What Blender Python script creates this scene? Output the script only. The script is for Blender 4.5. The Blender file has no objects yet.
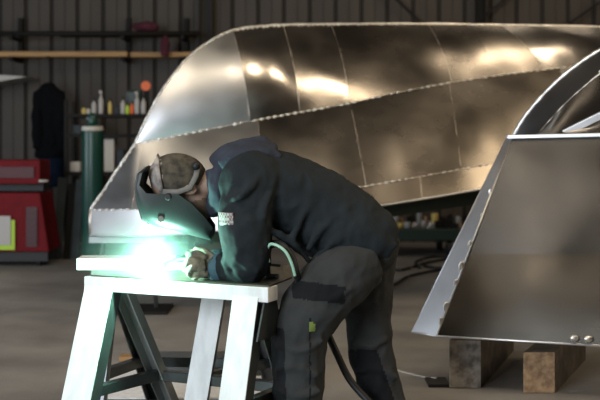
import bpy, bmesh, math, random
from mathutils import Vector, Matrix, noise
random.seed(7)
C = bpy.context.scene.collection
S = bpy.context.scene

# ------------------------------------------------------------------ camera, world, lights, exposure
F = 1100.0            # focal length in pixels of the 600 px wide frame
CAMZ = 1.4
cam_d = bpy.data.cameras.new('camera')
cam_d.sensor_width = 36.0
cam_d.lens = F / 600 * 36
cam_d.shift_y = -0.1
cam_d.dof.use_dof = True
cam_d.dof.focus_distance = 5.1
cam_d.dof.aperture_fstop = 2.8
cam_d.clip_end = 100
cam = bpy.data.objects.new('camera', cam_d)
C.objects.link(cam)
cam.location = (0, 0, CAMZ)
cam.rotation_euler = (math.pi / 2, 0, 0)
S.camera = cam

W = bpy.data.worlds.new('world')
S.world = W
W.use_nodes = True
W.node_tree.nodes['Background'].inputs[0].default_value = (0.9, 0.78, 0.66, 1)
W.node_tree.nodes['Background'].inputs[1].default_value = 0.022

S.view_settings.view_transform = 'Standard'
S.view_settings.look = 'None'
S.view_settings.gamma = 1
S.view_settings.exposure = 0.05
S.view_settings.use_curve_mapping = False
S.cycles.use_denoising = True
S.cycles.volume_bounces = 1
S.cycles.volume_step_rate = 0.7
S.cycles.sample_clamp_indirect = 6.0

def area(name, loc, target, sx, sy, power, col):
    d = bpy.data.lights.new(name, 'AREA')
    d.shape = 'RECTANGLE'; d.size = sx; d.size_y = sy
    d.energy = power; d.color = col
    o = bpy.data.objects.new(name, d); C.objects.link(o)
    o.location = loc
    o.rotation_euler = (Vector(target) - Vector(loc)).to_track_quat('-Z', 'Y').to_euler()
    return o
# daylight through the open workshop door behind the camera on the left, a window and rear skylight, plus lamps added for glints
area('door_daylight', (-4.6, -2.0, 2.6), (-0.9, 5.5, 0.6), 3.0, 3.6, 560, (0.86, 0.93, 1.0))
area('plate_glow_lamp', (-2.2, -0.3, 6.2), (1.35, 6.2, 1.0), 0.35, 1.3, 11, (1.0, 0.86, 0.68))  # unseen lamp added to reflect as a warm glow in the front plate
area('glint_lamp_d', (4.0, 9.3, 6.0), (3.0, 9.2, 1.0), 1.5, 0.45, 45, (1.0, 0.82, 0.60))  # added lamp, placed where the upper right hull mirrors it as a streak
area('flange_fill_lamp', (-8.5, 7.6, 1.9), (0.5, 7.0, 0.9), 3.2, 3.2, 260, (0.84, 0.92, 1.0))  # unseen lamp added on the left to brighten the bow flange
area('skylight', (-1.9, 3.4, 6.2), (0.0, 8.0, 1.0), 1.3, 0.6, 60, (1.0, 0.84, 0.62))  # small overhead panel added for warm glints on the bottom plates
area('glint_lamp_b', (0.6, 3.2, 6.2), (0.5, 8.0, 1.0), 1.3, 0.6, 60, (1.0, 0.84, 0.62))  # second added panel, for another glint on the hull
area('glint_lamp_c', (3.4, 3.6, 6.2), (1.5, 8.0, 1.0), 1.3, 0.6, 60, (1.0, 0.82, 0.60))  # third added panel, carrying the glints further right
area('window_daylight', (7.5, 6.0, 4.0), (0.5, 8.5, 1.2), 1.6, 3.0, 130, (1.0, 0.80, 0.55))
area('skylight_rear', (1.5, 11.8, 5.6), (0.0, 14.0, 0.0), 8.0, 1.2, 24, (1.0, 0.86, 0.68))

def P(px, py, Y):
    return Vector(((px - 300) / F * Y, Y, CAMZ - (py - 140) / F * Y))
def m(r, Y=5.0):
    return r * Y / F

# ------------------------------------------------------------------ materials
def mat(name, col, rough=0.6, metal=0.0, noise_amt=0.0, noise_scale=8.0, bump=0.0, bump_scale=30.0,
        col2=None, stretch=(1, 1, 1), emit=None, spec=0.5, rough_var=0.0, wave=0.0, wave_scale=2.0, wave_stretch=(1, 1, 1), aniso=0.0):
    M = bpy.data.materials.new(name); M.use_nodes = True
    nt = M.node_tree; b = nt.nodes['Principled BSDF']
    b.inputs['Base Color'].default_value = (*col, 1)
    b.inputs['Roughness'].default_value = rough
    b.inputs['Metallic'].default_value = metal
    b.inputs['Specular IOR Level'].default_value = spec
    tc = nt.nodes.new('ShaderNodeTexCoord')
    mp = nt.nodes.new('ShaderNodeMapping'); mp.inputs['Scale'].default_value = stretch
    nt.links.new(tc.outputs['Object'], mp.inputs['Vector'])
    def N(scale, detail=4, vec=None):
        n = nt.nodes.new('ShaderNodeTexNoise'); n.inputs['Scale'].default_value = scale
        n.inputs['Detail'].default_value = detail
        nt.links.new((vec or mp).outputs[0], n.inputs['Vector']); return n
    if noise_amt > 0 or col2:
        n = N(noise_scale)
        r = nt.nodes.new('ShaderNodeValToRGB')
        c2 = col2 or tuple(c * (1 - noise_amt) for c in col)
        r.color_ramp.elements[0].position = 0.35; r.color_ramp.elements[1].position = 0.65
        r.color_ramp.elements[0].color = (*c2, 1); r.color_ramp.elements[1].color = (*col, 1)
        nt.links.new(n.outputs[0], r.inputs[0]); nt.links.new(r.outputs[0], b.inputs['Base Color'])
    if rough_var > 0:
        n = N(noise_scale * 1.7)
        mr = nt.nodes.new('ShaderNodeMapRange')
        mr.inputs['From Min'].default_value = 0.3; mr.inputs['From Max'].default_value = 0.7
        mr.inputs['To Min'].default_value = max(0.03, rough - rough_var); mr.inputs['To Max'].default_value = rough + rough_var
        nt.links.new(n.outputs[0], mr.inputs[0]); nt.links.new(mr.outputs[0], b.inputs['Roughness'])
    last = None
    if wave > 0:
        mp2 = nt.nodes.new('ShaderNodeMapping'); mp2.inputs['Scale'].default_value = wave_stretch
        nt.links.new(tc.outputs['Object'], mp2.inputs['Vector'])
        n = N(wave_scale, 1.5, mp2)
        bp = nt.nodes.new('ShaderNodeBump'); bp.inputs['Distance'].default_value = wave; bp.inputs['Strength'].default_value = 1
        nt.links.new(n.outputs[0], bp.inputs['Height']); last = bp
    if bump > 0:
        n = N(bump_scale, 6)
        bp = nt.nodes.new('ShaderNodeBump'); bp.inputs['Distance'].default_value = bump; bp.inputs['Strength'].default_value = 1
        nt.links.new(n.outputs[0], bp.inputs['Height'])
        if last: nt.links.new(last.outputs[0], bp.inputs['Normal'])
        last = bp
    if last: nt.links.new(last.outputs[0], b.inputs['Normal'])
    if aniso: b.inputs['Anisotropic'].default_value = aniso
    if emit:
        b.inputs['Emission Color'].default_value = (*emit[0], 1); b.inputs['Emission Strength'].default_value = emit[1]
    return M

def alu(name, col=(0.56, 0.54, 0.51), rough=0.27, wave=0.05, rv=0.05):
    return mat(name, col, rough=rough, metal=1, col2=tuple(c * 0.82 for c in col), noise_scale=1.3, rough_var=rv,
               bump=0.00004, bump_scale=5, stretch=(1, 1, 1.5), wave=wave, wave_scale=0.9, wave_stretch=(1.2, 1, 0.9))
ALU = [alu('aluminium_plate_%d' % i, c, r, w) for i, (c, r, w) in enumerate([
    ((0.48, 0.485, 0.50), 0.33, 0.07), ((0.60, 0.55, 0.49), 0.21, 0.12), ((0.32, 0.285, 0.245), 0.27, 0.08), ((0.52, 0.47, 0.41), 0.24, 0.11)])]  # cool, warm and dark tints paint in the light each plate reflects
ALU.append(alu('aluminium_pale', (0.66, 0.67, 0.69), 0.42, 0.02))
ALUB = alu('aluminium_bright', (0.80, 0.81, 0.84), 0.42, 0.01)
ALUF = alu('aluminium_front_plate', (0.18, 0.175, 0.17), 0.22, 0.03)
WELD = mat('weld_metal', (0.9, 0.88, 0.84), rough=0.35, metal=1, bump=0.003, bump_scale=90)
SEAM = mat('seam_metal', (0.55, 0.5, 0.44), rough=0.4, metal=1)
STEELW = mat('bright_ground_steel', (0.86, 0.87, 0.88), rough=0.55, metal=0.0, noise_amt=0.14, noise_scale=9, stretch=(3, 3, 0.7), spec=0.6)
STEELD = mat('dark_steel_and_shade', (0.09, 0.10, 0.10), rough=0.38, metal=0.6, noise_amt=0.4, noise_scale=7, bump=0.001, bump_scale=40)
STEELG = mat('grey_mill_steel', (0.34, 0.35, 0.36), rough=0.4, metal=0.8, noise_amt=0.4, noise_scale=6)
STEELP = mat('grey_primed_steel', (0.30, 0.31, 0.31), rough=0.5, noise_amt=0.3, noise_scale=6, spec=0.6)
PLATE = mat('workpiece_plate', (0.13, 0.115, 0.09), rough=0.4, metal=0.8, noise_amt=0.3, noise_scale=9)
def floor_mat():
    M = mat('workshop_concrete', (0.33, 0.31, 0.285), rough=0.5, noise_scale=1.2, col2=(0.21, 0.197, 0.183), bump=0.002, bump_scale=30, rough_var=0.13, stretch=(1.0, 1.0, 1))
    nt = M.node_tree; b = nt.nodes['Principled BSDF']
    src = b.inputs['Base Color'].links[0].from_socket
    tc = nt.nodes.new('ShaderNodeTexCoord'); mp = nt.nodes.new('ShaderNodeMapping'); mp.inputs['Scale'].default_value = (1.0, 1.8, 1)
    n = nt.nodes.new('ShaderNodeTexNoise'); n.inputs['Scale'].default_value = 2.2; n.inputs['Detail'].default_value = 7; n.inputs['Roughness'].default_value = 0.62
    nt.links.new(tc.outputs['Object'], mp.inputs[0]); nt.links.new(mp.outputs[0], n.inputs['Vector'])
    r = nt.nodes.new('ShaderNodeValToRGB'); r.color_ramp.elements[0].position = 0.62; r.color_ramp.elements[1].position = 0.70
    r.color_ramp.elements[0].color = (0, 0, 0, 1); r.color_ramp.elements[1].color = (0.55, 0.55, 0.55, 1)
    mx = nt.nodes.new('ShaderNodeMixRGB'); mx.inputs[2].default_value = (0.42, 0.42, 0.43, 1)
    nt.links.new(n.outputs[0], r.inputs[0]); nt.links.new(r.outputs[0], mx.inputs[0]); nt.links.new(src, mx.inputs[1])
    nt.links.new(mx.outputs[0], b.inputs['Base Color'])
    return M
FLOOR = floor_mat()
WALL = mat('brown_ribbed_cladding', (0.050, 0.038, 0.027), rough=0.6, noise_amt=0.3, noise_scale=1.5, stretch=(2, 1, 0.4))
GROOVE = mat('dark_cladding_rib', (0.02, 0.017, 0.014), rough=0.8)
BLACK = mat('black_rubber', (0.012, 0.012, 0.013), rough=0.55)
DARKFRAME = mat('dark_painted_steel', (0.012, 0.011, 0.010), rough=0.7, spec=0.2)
TIMBER = mat('pale_timber', (0.42, 0.24, 0.09), rough=0.6, noise_amt=0.35, noise_scale=4, stretch=(0.5, 6, 6))
TIMBER2 = mat('blackened_timber', (0.10, 0.085, 0.075), rough=0.75, col2=(0.04, 0.035, 0.03), noise_scale=9, bump=0.004, bump_scale=25)
TIMBER3 = mat('brown_end_grain', (0.42, 0.27, 0.15), rough=0.75, col2=(0.22, 0.13, 0.07), noise_scale=26, bump=0.004, bump_scale=25)
RED = mat('red_enamel', (0.15, 0.006, 0.010), rough=0.6, spec=0.15, noise_amt=0.2)
GREEN = mat('green_enamel', (0.006, 0.048, 0.036), rough=0.35)
DGREEN = mat('dark_green_paint', (0.012, 0.03, 0.022), rough=0.45)
WHITE = mat('white_plastic', (0.42, 0.40, 0.38), rough=0.5)
GREYW = mat('off_white_card', (0.5, 0.47, 0.42), rough=0.8)
LIME = mat('lime_card', (0.42, 0.62, 0.06), rough=0.7)
ORANGE = mat('orange_plastic', (0.75, 0.13, 0.02), rough=0.5)
YEL = mat('yellow_plastic', (0.55, 0.42, 0.12), rough=0.5)
PINK = mat('magenta_cloth', (0.09, 0.012, 0.028), rough=0.9, noise_amt=0.5, noise_scale=8)
COAT = mat('black_cloth', (0.004, 0.0045, 0.006), rough=0.95, spec=0.1)
NAVYC = mat('dark_blue_cloth', (0.006, 0.012, 0.026), rough=0.95, spec=0.1)
BOARD = mat('blue_grey_board', (0.035, 0.05, 0.06), rough=0.7, noise_amt=0.4)
def cloth(name, col, amt=0.25):
    return mat(name, col, rough=0.85, noise_amt=amt, noise_scale=7, bump=0.004, bump_scale=16, stretch=(1, 1, 1.5), spec=0.25)
HOODIE = cloth('teal_black_fleece', (0.017, 0.023, 0.027))
HOODB = cloth('navy_hood_fleece', (0.040, 0.048, 0.068))
TROUS = cloth('charcoal_work_cloth', (0.040, 0.043, 0.044))
TROUSD = cloth('black_reinforced_cloth', (0.008, 0.009, 0.011))
SKIN = mat('skin', (0.36, 0.24, 0.18), rough=0.55, noise_amt=0.15)
HAIR = mat('brown_beard', (0.16, 0.11, 0.075), rough=0.9, bump=0.003, bump_scale=120)
GLOVE = mat('stained_leather_glove', (0.27, 0.25, 0.18), rough=0.8, col2=(0.06, 0.06, 0.05), noise_scale=22, bump=0.004, bump_scale=40)
CUFF = mat('blue_glove_cuff', (0.05, 0.12, 0.15), rough=0.8)
CAP = mat('patterned_cap_cloth', (0.10, 0.085, 0.06), rough=0.9, col2=(0.03, 0.027, 0.02), noise_scale=26, bump=0.003, bump_scale=60)
CAPL = mat('pale_cap_cloth', (0.40, 0.37, 0.34), rough=0.9, col2=(0.18, 0.16, 0.15), noise_scale=26)
SHELL = mat('dark_green_helmet_shell', (0.024, 0.033, 0.033), rough=0.42, noise_amt=0.2, spec=0.35)
STRAP = mat('grey_strap', (0.16, 0.155, 0.14), rough=0.6)
BOOT = mat('black_boot', (0.02, 0.018, 0.016), rough=0.6)
GREENHOSE = mat('pale_green_hose', (0.35, 0.62, 0.48), rough=0.4)

# ------------------------------------------------------------------ helpers
def link(name, bm_or_me, mt, parent=None, smooth=False):
    if isinstance(bm_or_me, bmesh.types.BMesh):
        me = bpy.data.meshes.new(name); bmesh.ops.recalc_face_normals(bm_or_me, faces=bm_or_me.faces) ; bm_or_me.to_mesh(me); bm_or_me.free()
    else: me = bm_or_me
    for x in (mt if isinstance(mt, (list, tuple)) else [mt]): me.materials.append(x)
    if smooth:
        for p in me.polygons: p.use_smooth = True
    o = bpy.data.objects.new(name, me); C.objects.link(o)
    if parent is not None:
        o.parent = parent
        pm = Matrix.Translation(parent.location) if parent.parent is None else world_of(parent)
        o.matrix_parent_inverse = pm.inverted()
    return o
def world_of(o):
    M = Matrix.Translation(o.location)
    if o.parent is not None:
        M = world_of(o.parent) @ o.matrix_parent_inverse @ M
    return M
def tag(o, label, cat, group=None, kind=None):
    o['label'] = label; o['category'] = cat
    if group: o['group'] = group
    if kind: o['kind'] = kind
    return o
def empty(name, loc, label, cat, group=None):
    o = bpy.data.objects.new(name, None); C.objects.link(o); o.location = loc
    return tag(o, label, cat, group)
def struct(name, bm, mt, label=None):
    o = link(name, bm, mt); o['kind'] = 'structure'
    if label: o['label'] = label
    return o
def new(): return bmesh.new()
def hexa(bm, pts):            # 8 points: bottom ring 4, top ring 4
    v = [bm.verts.new(p) for p in pts]
    for f in ((0, 1, 2, 3), (7, 6, 5, 4), (0, 4, 5, 1), (1, 5, 6, 2), (2, 6, 7, 3), (3, 7, 4, 0)):
        bm.faces.new([v[i] for i in f])
    return v
def box(bm, x0, x1, y0, y1, z0, z1):
    return hexa(bm, [(x0, y0, z0), (x1, y0, z0), (x1, y1, z0), (x0, y1, z0), (x0, y0, z1), (x1, y0, z1), (x1, y1, z1), (x0, y1, z1)])
def bevel(bm, w=0.004, seg=2):
    bmesh.ops.bevel(bm, geom=list(bm.edges), offset=w, segments=seg, affect='EDGES', profile=0.6)
    return bm
def prism(bm, a, b, wdir, tdir, w, t, w2=None, t2=None):   # bar from a to b
    a, b = Vector(a), Vector(b); wd = Vector(wdir).normalized(); td = Vector(tdir).normalized()
    w2 = w if w2 is None else w2; t2 = t if t2 is None else t2
    def ring(p, w, t): return [p - wd * w / 2 - td * t / 2, p + wd * w / 2 - td * t / 2, p + wd * w / 2 + td * t / 2, p - wd * w / 2 + td * t / 2]
    return hexa(bm, ring(a, w, t) + ring(b, w2, t2))
def tube(bm, pts, r, n=10, rs=None, caps=True, ey=None):
    pts = [Vector(p) for p in pts]; rings = []
    up = Vector((0, 1, 0))
    for i, p in enumerate(pts):
        d = (pts[min(i + 1, len(pts) - 1)] - pts[max(i - 1, 0)]).normalized()
        u = up if abs(d.dot(up)) < 0.9 else Vector((1, 0, 0))
        s = d.cross(u).normalized(); t = s.cross(d).normalized()   # t is closest to the Y axis
        rr = rs[i] if rs else r
        ry = ey[i] if ey else rr
        rings.append([bm.verts.new(p + s * math.cos(k * 2 * math.pi / n) * rr + t * math.sin(k * 2 * math.pi / n) * ry) for k in range(n)])
    for a, b in zip(rings, rings[1:]):
        for k in range(n): bm.faces.new((a[k], a[(k + 1) % n], b[(k + 1) % n], b[k]))
    if caps: bm.faces.new(rings[0][::-1]); bm.faces.new(rings[-1])
    return bm
def smoothpts(pts, n=8):
    pts = [Vector(p) for p in pts]; out = []
    for i in range(len(pts) - 1):
        p0 = pts[max(i - 1, 0)]; p1 = pts[i]; p2 = pts[i + 1]; p3 = pts[min(i + 2, len(pts) - 1)]
        for k in range(n):
            t = k / n
            out.append(0.5 * ((2 * p1) + (p2 - p0) * t + (2 * p0 - 5 * p1 + 4 * p2 - p3) * t * t + (3 * p1 - p0 - 3 * p2 + p3) * t ** 3))
    out.append(pts[-1]); return out
def ell(bm, c, r, rot=None, seg=20):
    M = Matrix.Translation(Vector(c)) @ (rot.to_4x4() if rot else Matrix.Identity(4)) @ Matrix.Diagonal((*r, 1))
    bmesh.ops.create_uvsphere(bm, u_segments=seg, v_segments=max(6, seg * 2 // 3), radius=1, matrix=M)
def lathe(bm, c, prof, n=16):
    rings = []
    for r, z in prof: rings.append([bm.verts.new((c[0] + r * math.cos(k * 2 * math.pi / n), c[1] + r * math.sin(k * 2 * math.pi / n), c[2] + z)) for k in range(n)])
    for a, b in zip(rings, rings[1:]):
        for k in range(n): bm.faces.new((a[k], a[(k + 1) % n], b[(k + 1) % n], b[k]))
    bm.faces.new(rings[0][::-1]); bm.faces.new(rings[-1])
def fuse(name, bm, mts, parent, voxel=0.012, smooth=6, disp=0.0, dsize=0.08, pick=None):
    """voxel union of the shapes in bm: one continuous surface"""
    me = bpy.data.meshes.new(name); bm.to_mesh(me); bm.free()
    t = bpy.data.objects.new(name + '_raw', me); C.objects.link(t)
    r = t.modifiers.new('r', 'REMESH'); r.mode = 'VOXEL'; r.voxel_size = voxel
    s = t.modifiers.new('s', 'SMOOTH'); s.iterations = smooth; s.factor = 0.5
    dg = bpy.context.evaluated_depsgraph_get(); dg.update()
    out = bpy.data.meshes.new_from_object(t.evaluated_get(dg))
    bpy.data.objects.remove(t); bpy.data.meshes.remove(me)
    if disp:
        vn = [v.normal.copy() for v in out.vertices]
        for v, nn in zip(out.vertices, vn):
            q = v.co / dsize
            w = noise.noise(q + Vector((noise.noise(q * 0.7) * 1.5, 0, 0)))
            w2 = 1 - abs(noise.noise(Vector((q.x * 1.3 + 9, q.y * 1.3, q.z * 0.8)))) * 2
            v.co += nn * (w * 0.6 + w2 * 0.5) * disp
    out.name = name
    o = link(name, out, mts, parent, smooth=True)
    if pick:
        for p in out.polygons:
            c = p.center; p.material_index = pick((c.x / c.y * F + 300, 140 - (c.z - CAMZ) / c.y * F, c.y))
    return o

# ------------------------------------------------------------------ structure
bm = new(); box(bm, -9, 9, -4, 15.2, -0.12, 0); struct('floor', bm, FLOOR)
# ribbed cladding wall
bm = new(); gb = new()
pitch = 0.352; x = -9.0; WY = 15.0
prof = []
while x < 9:
    prof += [(x, WY + .03), (x + .012, WY), (x + .155, WY), (x + .16, WY + .008), (x + .172, WY + .008), (x + .177, WY), (x + .305, WY), (x + .317, WY + .03)]
    x += pitch
for (x0, y0), (x1, y1) in zip(prof, prof[1:]):
    v = [bm.verts.new(p) for p in ((x0, y0, 0), (x1, y1, 0), (x1, y1, 5.5), (x0, y0, 5.5))]
    f = bm.faces.new(v)
    if y0 > WY + .02 and y1 > WY + .02: f.material_index = 1
box(bm, -9, 9, WY + .035, WY + .2, 0, 5.5)
me = bpy.data.meshes.new('wall_back'); bmesh.ops.remove_doubles(bm, verts=bm.verts, dist=1e-5); bm.to_mesh(me); bm.free()
o = link('wall_back', me, [WALL, GROOVE]); o['kind'] = 'structure'
def post(name, px0, px1, Y, z1=5.2, depth=.16, mt=DARKFRAME, z0=0):
    bm = new(); a = P(px0, 0, Y).x; b = P(px1, 0, Y).x
    box(bm, a, a + (b - a) * .12, Y, Y + depth, z0, z1); box(bm, b - (b - a) * .12, b, Y, Y + depth, z0, z1); box(bm, a + (b - a) * .12, b - (b - a) * .12, Y + depth * .4, Y + depth * .6, z0, z1)
    return struct(name, bm, mt)
post('trim_1', 198, 212, 14.75, mt=GROOVE)
post('trim_2', 477, 486, 14.75)
for i, (a, b) in enumerate((((385, -12), (424, 26)), ((520, -14), (468, 30)), ((600, 2), (560, 30)))):
    bm = new(); prism(bm, P(*a, 14.8), P(*b, 14.8), (1, 0, 0), (0, 1, 0), .05, .05); struct('trim_%d' % (3 + i), bm, DARKFRAME)
bm = new(); box(bm, -9, 9, 14.88, 14.99, 4.6, 4.8); struct('trim_6', bm, DARKFRAME)

# ------------------------------------------------------------------ main hull
def pline(pts):
    """pixel polyline -> function px-parameter list of (px, py)"""
    return pts
def seg_interp(pts, t):        # pts list of Vectors, t 0..1 by cumulative length
    L = [0]
    for a, b in zip(pts, pts[1:]): L.append(L[-1] + (b - a).length)
    s = t * L[-1]
    for i in range(len(pts) - 1):
        if s <= L[i + 1] + 1e-9:
            k = (s - L[i]) / max(1e-9, L[i + 1] - L[i]); return pts[i].lerp(pts[i + 1], k)
    return pts[-1].copy()
def t_at_px(pts, px):
    L = [0]
    for a, b in zip(pts, pts[1:]): L.append(L[-1] + (b - a).length)
    for i in range(len(pts) - 1):
        a = pts[i].x / pts[i].y * F + 300; b = pts[i + 1].x / pts[i + 1].y * F + 300
        if a <= px <= b and b > a: return (L[i] + (px - a) / (b - a) * (L[i + 1] - L[i])) / L[-1]
    return 1.0 if px > 300 else 0.0
def hull_yc(px): return 9.405 / (1 - .36 * (px - 300) / F)      # straight centre plane, receding to the right
def hl(pts, wmax, p0, p1, n=10):
    """points (px,py) -> smooth world line; half breadth grows from 0 at p0 to wmax at p1"""
    out = []
    for px, py in pts:
        k = max(0.0, min(1.0, (px - p0) / (p1 - p0))); w = wmax * (1 - (1 - k) ** 2)
        out.append(P(px, py, hull_yc(px) - w))
    return smoothpts(out, n)
STEM = [(90, 210), (104, 190), (119, 167), (135, 144)]
top_line = hl([(135, 144), (144, 124), (158, 97), (177, 70), (200, 48), (232, 31), (275, 25.5), (350, 24.5), (450, 24.5), (600, 27), (770, 31)], 0.0, 100, 400)
c1_bot = hl([(135, 144), (170, 137), (210, 129), (250, 121), (300, 112), (345, 104), (400, 92), (470, 79.5), (560, 68), (650, 59), (770, 51)], 0.52, 135, 560)
c1_full = hl(STEM, 0.0, 0, 1)[:-1] + c1_bot
c2 = hl([(90, 210), (120, 209.5), (150, 209), (220, 205), (300, 197), (366, 186), (440, 173), (520, 158.5), (600, 145), (770, 118)], 0.86, 90, 420)
sh = hl([(90, 235), (120, 236), (150, 236), (220, 230), (300, 219), (390, 204), (440, 196), (520, 182), (600, 168), (770, 142)], 0.92, 90, 420)
A0 = P(90, 200, hull_yc(90)); A1 = P(770, 200, hull_yc(770))
ax = Vector((A1.x - A0.x, A1.y - A0.y, 0)).normalized(); nrm = Vector((ax.y, -ax.x, 0))   # nrm points to the camera side
def mirror(p, o=A0, n=nrm): return p - 2 * n * ((p - o).dot(n))
def patch(top, bot, t0t, t1t, t0b, t1b, bulge, nu=14, nv=12, pb=0.0, flip=None):
    bm = new(); g = []
    for i in range(nu + 1):
        row = []
        for j in range(nv + 1):
            u, v = i / nu, j / nv
            tt = t0t + (t1t - t0t) * u; tb = t0b + (t1b - t0b) * u
            a = seg_interp(top, tt); b = seg_interp(bot, tb)
            p = a.lerp(b, v); d = (b - a)
            n = Vector((0.0, -1.0, 0.0)).cross(Vector((1, 0, 0)))
            n = (Vector((-d.x, -d.y, -d.z)).cross(ax)).normalized() if d.length > 1e-4 else nrm.copy()
            if n.dot(nrm) < 0: n = -n
            p += n * (bulge * math.sin(math.pi * v) * min(1, d.length / 0.9) ** 2 + pb * math.sin(math.pi * u) * math.sin(math.pi * v))
            if flip: p = flip(p)
            row.append(bm.verts.new(p))
        g.append(row)
    for i in range(nu):
        for j in range(nv):
            try: bm.faces.new((g[i][j], g[i + 1][j], g[i + 1][j + 1], g[i][j + 1]))
            except ValueError: pass
    bmesh.ops.remove_doubles(bm, verts=bm.verts, dist=1e-5)
    return bm, g
def solid(o, t=0.006):
    s = o.modifiers.new('thickness', 'SOLIDIFY'); s.thickness = t; s.offset = 0
    e = o.modifiers.new('crisp_rim', 'EDGE_SPLIT'); e.split_angle = math.radians(40)
def beads(line, t0, t1, n, r, jit=0.3, off=(0, 0, 0)):
    """stitch weld: one continuous bead that swells at every stitch"""
    pts = []; rs = []; o = Vector(off)
    for i in range(n):
        big = r * random.uniform(.6, 1.25) if random.random() > .12 else r * .25
        c = (i + .5 + random.uniform(-jit, jit) * .5) / n; w = .22 / n
        for dt, f in ((-w * 1.4, .15), (-w, .7), (0, 1.0), (w, .7), (w * 1.4, .15)):
            pts.append(seg_interp(line, t0 + (t1 - t0) * min(1, max(0, c + dt / 1)) ) + o); rs.append(max(.0012, big * f))
    bm = bmesh.new(); tube(bm, pts, 0, 6, rs=rs); return bm

hull = empty('boat_hull', P(420, 200, 9.6) * 1, 'long upturned aluminium boat hull with a curved bow, behind the bending welder', 'boat hull')
hull.location.z = 0.8
def plates(name, top, bot, cuts, bulge, mats, pb, nv=12):
    for i, ((ta, ba), (tb, bb)) in enumerate(zip(cuts, cuts[1:])):
        f0 = t_at_px(top, ta) if ta is not None else 0; f1 = t_at_px(top, tb) if tb is not None else 1
        g0 = t_at_px(bot, ba) if ba is not None else 0; g1 = t_at_px(bot, bb) if bb is not None else 1
        bm, _ = patch(top, bot, f0, f1, g0, g1, bulge, pb=pb[i % len(pb)], nv=nv)
        o = link(name, bm, ALU[mats[i % len(mats)]], hull, True); solid(o)
        if tb is not None:       # seam between plates
            ln = []
            for k in range(15):
                v = k / 14; a = seg_interp(top, f1); b = seg_interp(bot, g1); d = b - a
                n = (-d).cross(ax).normalized()
                if n.dot(nrm) < 0: n = -n
                ln.append(a.lerp(b, v) + n * (bulge * math.sin(math.pi * v) * min(1, d.length / .9) ** 2 + .001))
            bm = new(); tube(bm, ln, .004, 6, rs=[.002 + .003 * random.random() for _ in ln]); link('seam', bm, SEAM, hull, True)
plates('bottom_plate', top_line, c1_bot, [(None, None), (233, 250), (283, 300), (331, 350), (428, 452), (500, 545), (None, None)], 0.07, [0, 1, 3, 2, 2, 1], [.006, .022, .0, -.004, .006, .004])
plates('side_plate', c1_full, c2, [(None, None), (142, 132), (258, 262), (350, 366), (449, 461), (560, 575), (None, None)], 0.012, [0, 0, 3, 2, 2, 0], [.003, .004, .006, .003, .0, .004])
plates('sheer_plate', c2, sh, [(None, None), (215, 220), (420, 422), (None, None)], 0.0, [4, 2, 2], [0], nv=4)
for (tp, bt, bl) in ((top_line, c1_bot, .07), (c1_full, c2, .012), (c2, sh, 0)):
    bm, _ = patch(tp, bt, 0, 1, 0, 1, bl, nu=40, flip=mirror); o = link('far_side_plate', bm, ALU[2], hull, True); solid(o)
full_out = hl(STEM, 0, 0, 1)[:-1] + top_line
off = nrm * 0.004
bm = new(); tube(bm, [p + Vector((0, 0, .004)) for p in full_out], .009, 6, rs=[.008 + .006 * random.random() for _ in full_out]); link('stem_weld', bm, WELD, hull, True)
link('stem_weld', beads(full_out, 0, .42, 70, .012, .4, off * 2), WELD, hull, True)
link('keel_weld', beads(full_out, .42, 1, 90, .009, .4, off * 2), WELD, hull, True)
link('chine_weld', beads(c1_bot, 0, .42, 46, .0105, .15, off * 2), WELD, hull, True)
link('chine_weld', beads(c1_bot, .42, 1, 50, .0085, .4, off * 2), WELD, hull, True)
link('chine_weld', beads(c2, 0, 1, 110, .0095, .2, off * 2), WELD, hull, True)
bm = new(); tube(bm, [p + off * .3 for p in c1_bot], .004, 6); link('chine_seam', bm, SEAM, hull, True)
bm = new(); tube(bm, [p + off * .3 for p in c2], .004, 6); link('chine_seam', bm, SEAM, hull, True)
bm = new(); tube(bm, [P(90, 210, 8.8) + off, P(90, 235, 8.8) + off], .010, 6); link('stem_weld', bm, WELD, hull, True)
bm = new(); tube(bm, sh, .010, 6); link('gunwale', bm, ALUB, hull, True)
# supports of the hull: long dark beam on trestle legs, beam under bow
tr = empty('support_trestle', (P(430, 0, 10.4).x, 10.4, 0), 'dark steel beam on legs carrying the upturned hull', 'trestle')
bm = new(); a, b = P(330, 216, 9.2), P(560, 184, 10.8)
prism(bm, a, b, (ax.x, ax.y, 0), (0, 0, 1), .0, .0) if False else prism(bm, a, b, nrm, (0, 0, 1), .10, .15)
link('beam', bm, DGREEN, tr)
for px, Y in ((345, 9.3), (548, 10.7)):
    t_ = (px - 330) / 230; c = a.lerp(b, t_)
    for s in (-1, 1):
        bm = new(); prism(bm, (c.x, c.y + s * .25, 0), (c.x, c.y + s * .04, c.z - .05), (1, 0, 0), (0, 1, 0), .07, .05); link('leg', bm, DGREEN, tr)
tr2 = empty('hull_stand', (P(122, 0, 9).x, 9.0, 0), 'thin pale stand propping the hull bow off the floor', 'stand')
bm = new(); zt = P(122, 236, 8.85).z - .012
tube(bm, [(P(104, 0, 9).x, 9.0, zt), (P(101, 0, 9).x - .03, 8.95, .02)], .018, 8); link('leg', bm, STEELG, tr2, True)
bm = new(); tube(bm, [(P(150, 0, 9).x, 9.0, zt), (P(152, 0, 9).x + .03, 9.05, .02)], .018, 8); link('leg', bm, STEELG, tr2, True)
bm = new(); prism(bm, (P(90, 0, 9).x, 9.0, zt - .03), (P(165, 0, 9).x, 9.0, zt - .03), (0, 1, 0), (0, 0, 1), .08, .05); link('crossbar', bm, STEELG, tr2)
bm = new(); box(bm, P(84, 0, 9).x, P(170, 0, 9).x, 8.8, 9.25, .0, .025); link('base_plate', bm, DARKFRAME, tr2)

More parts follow.
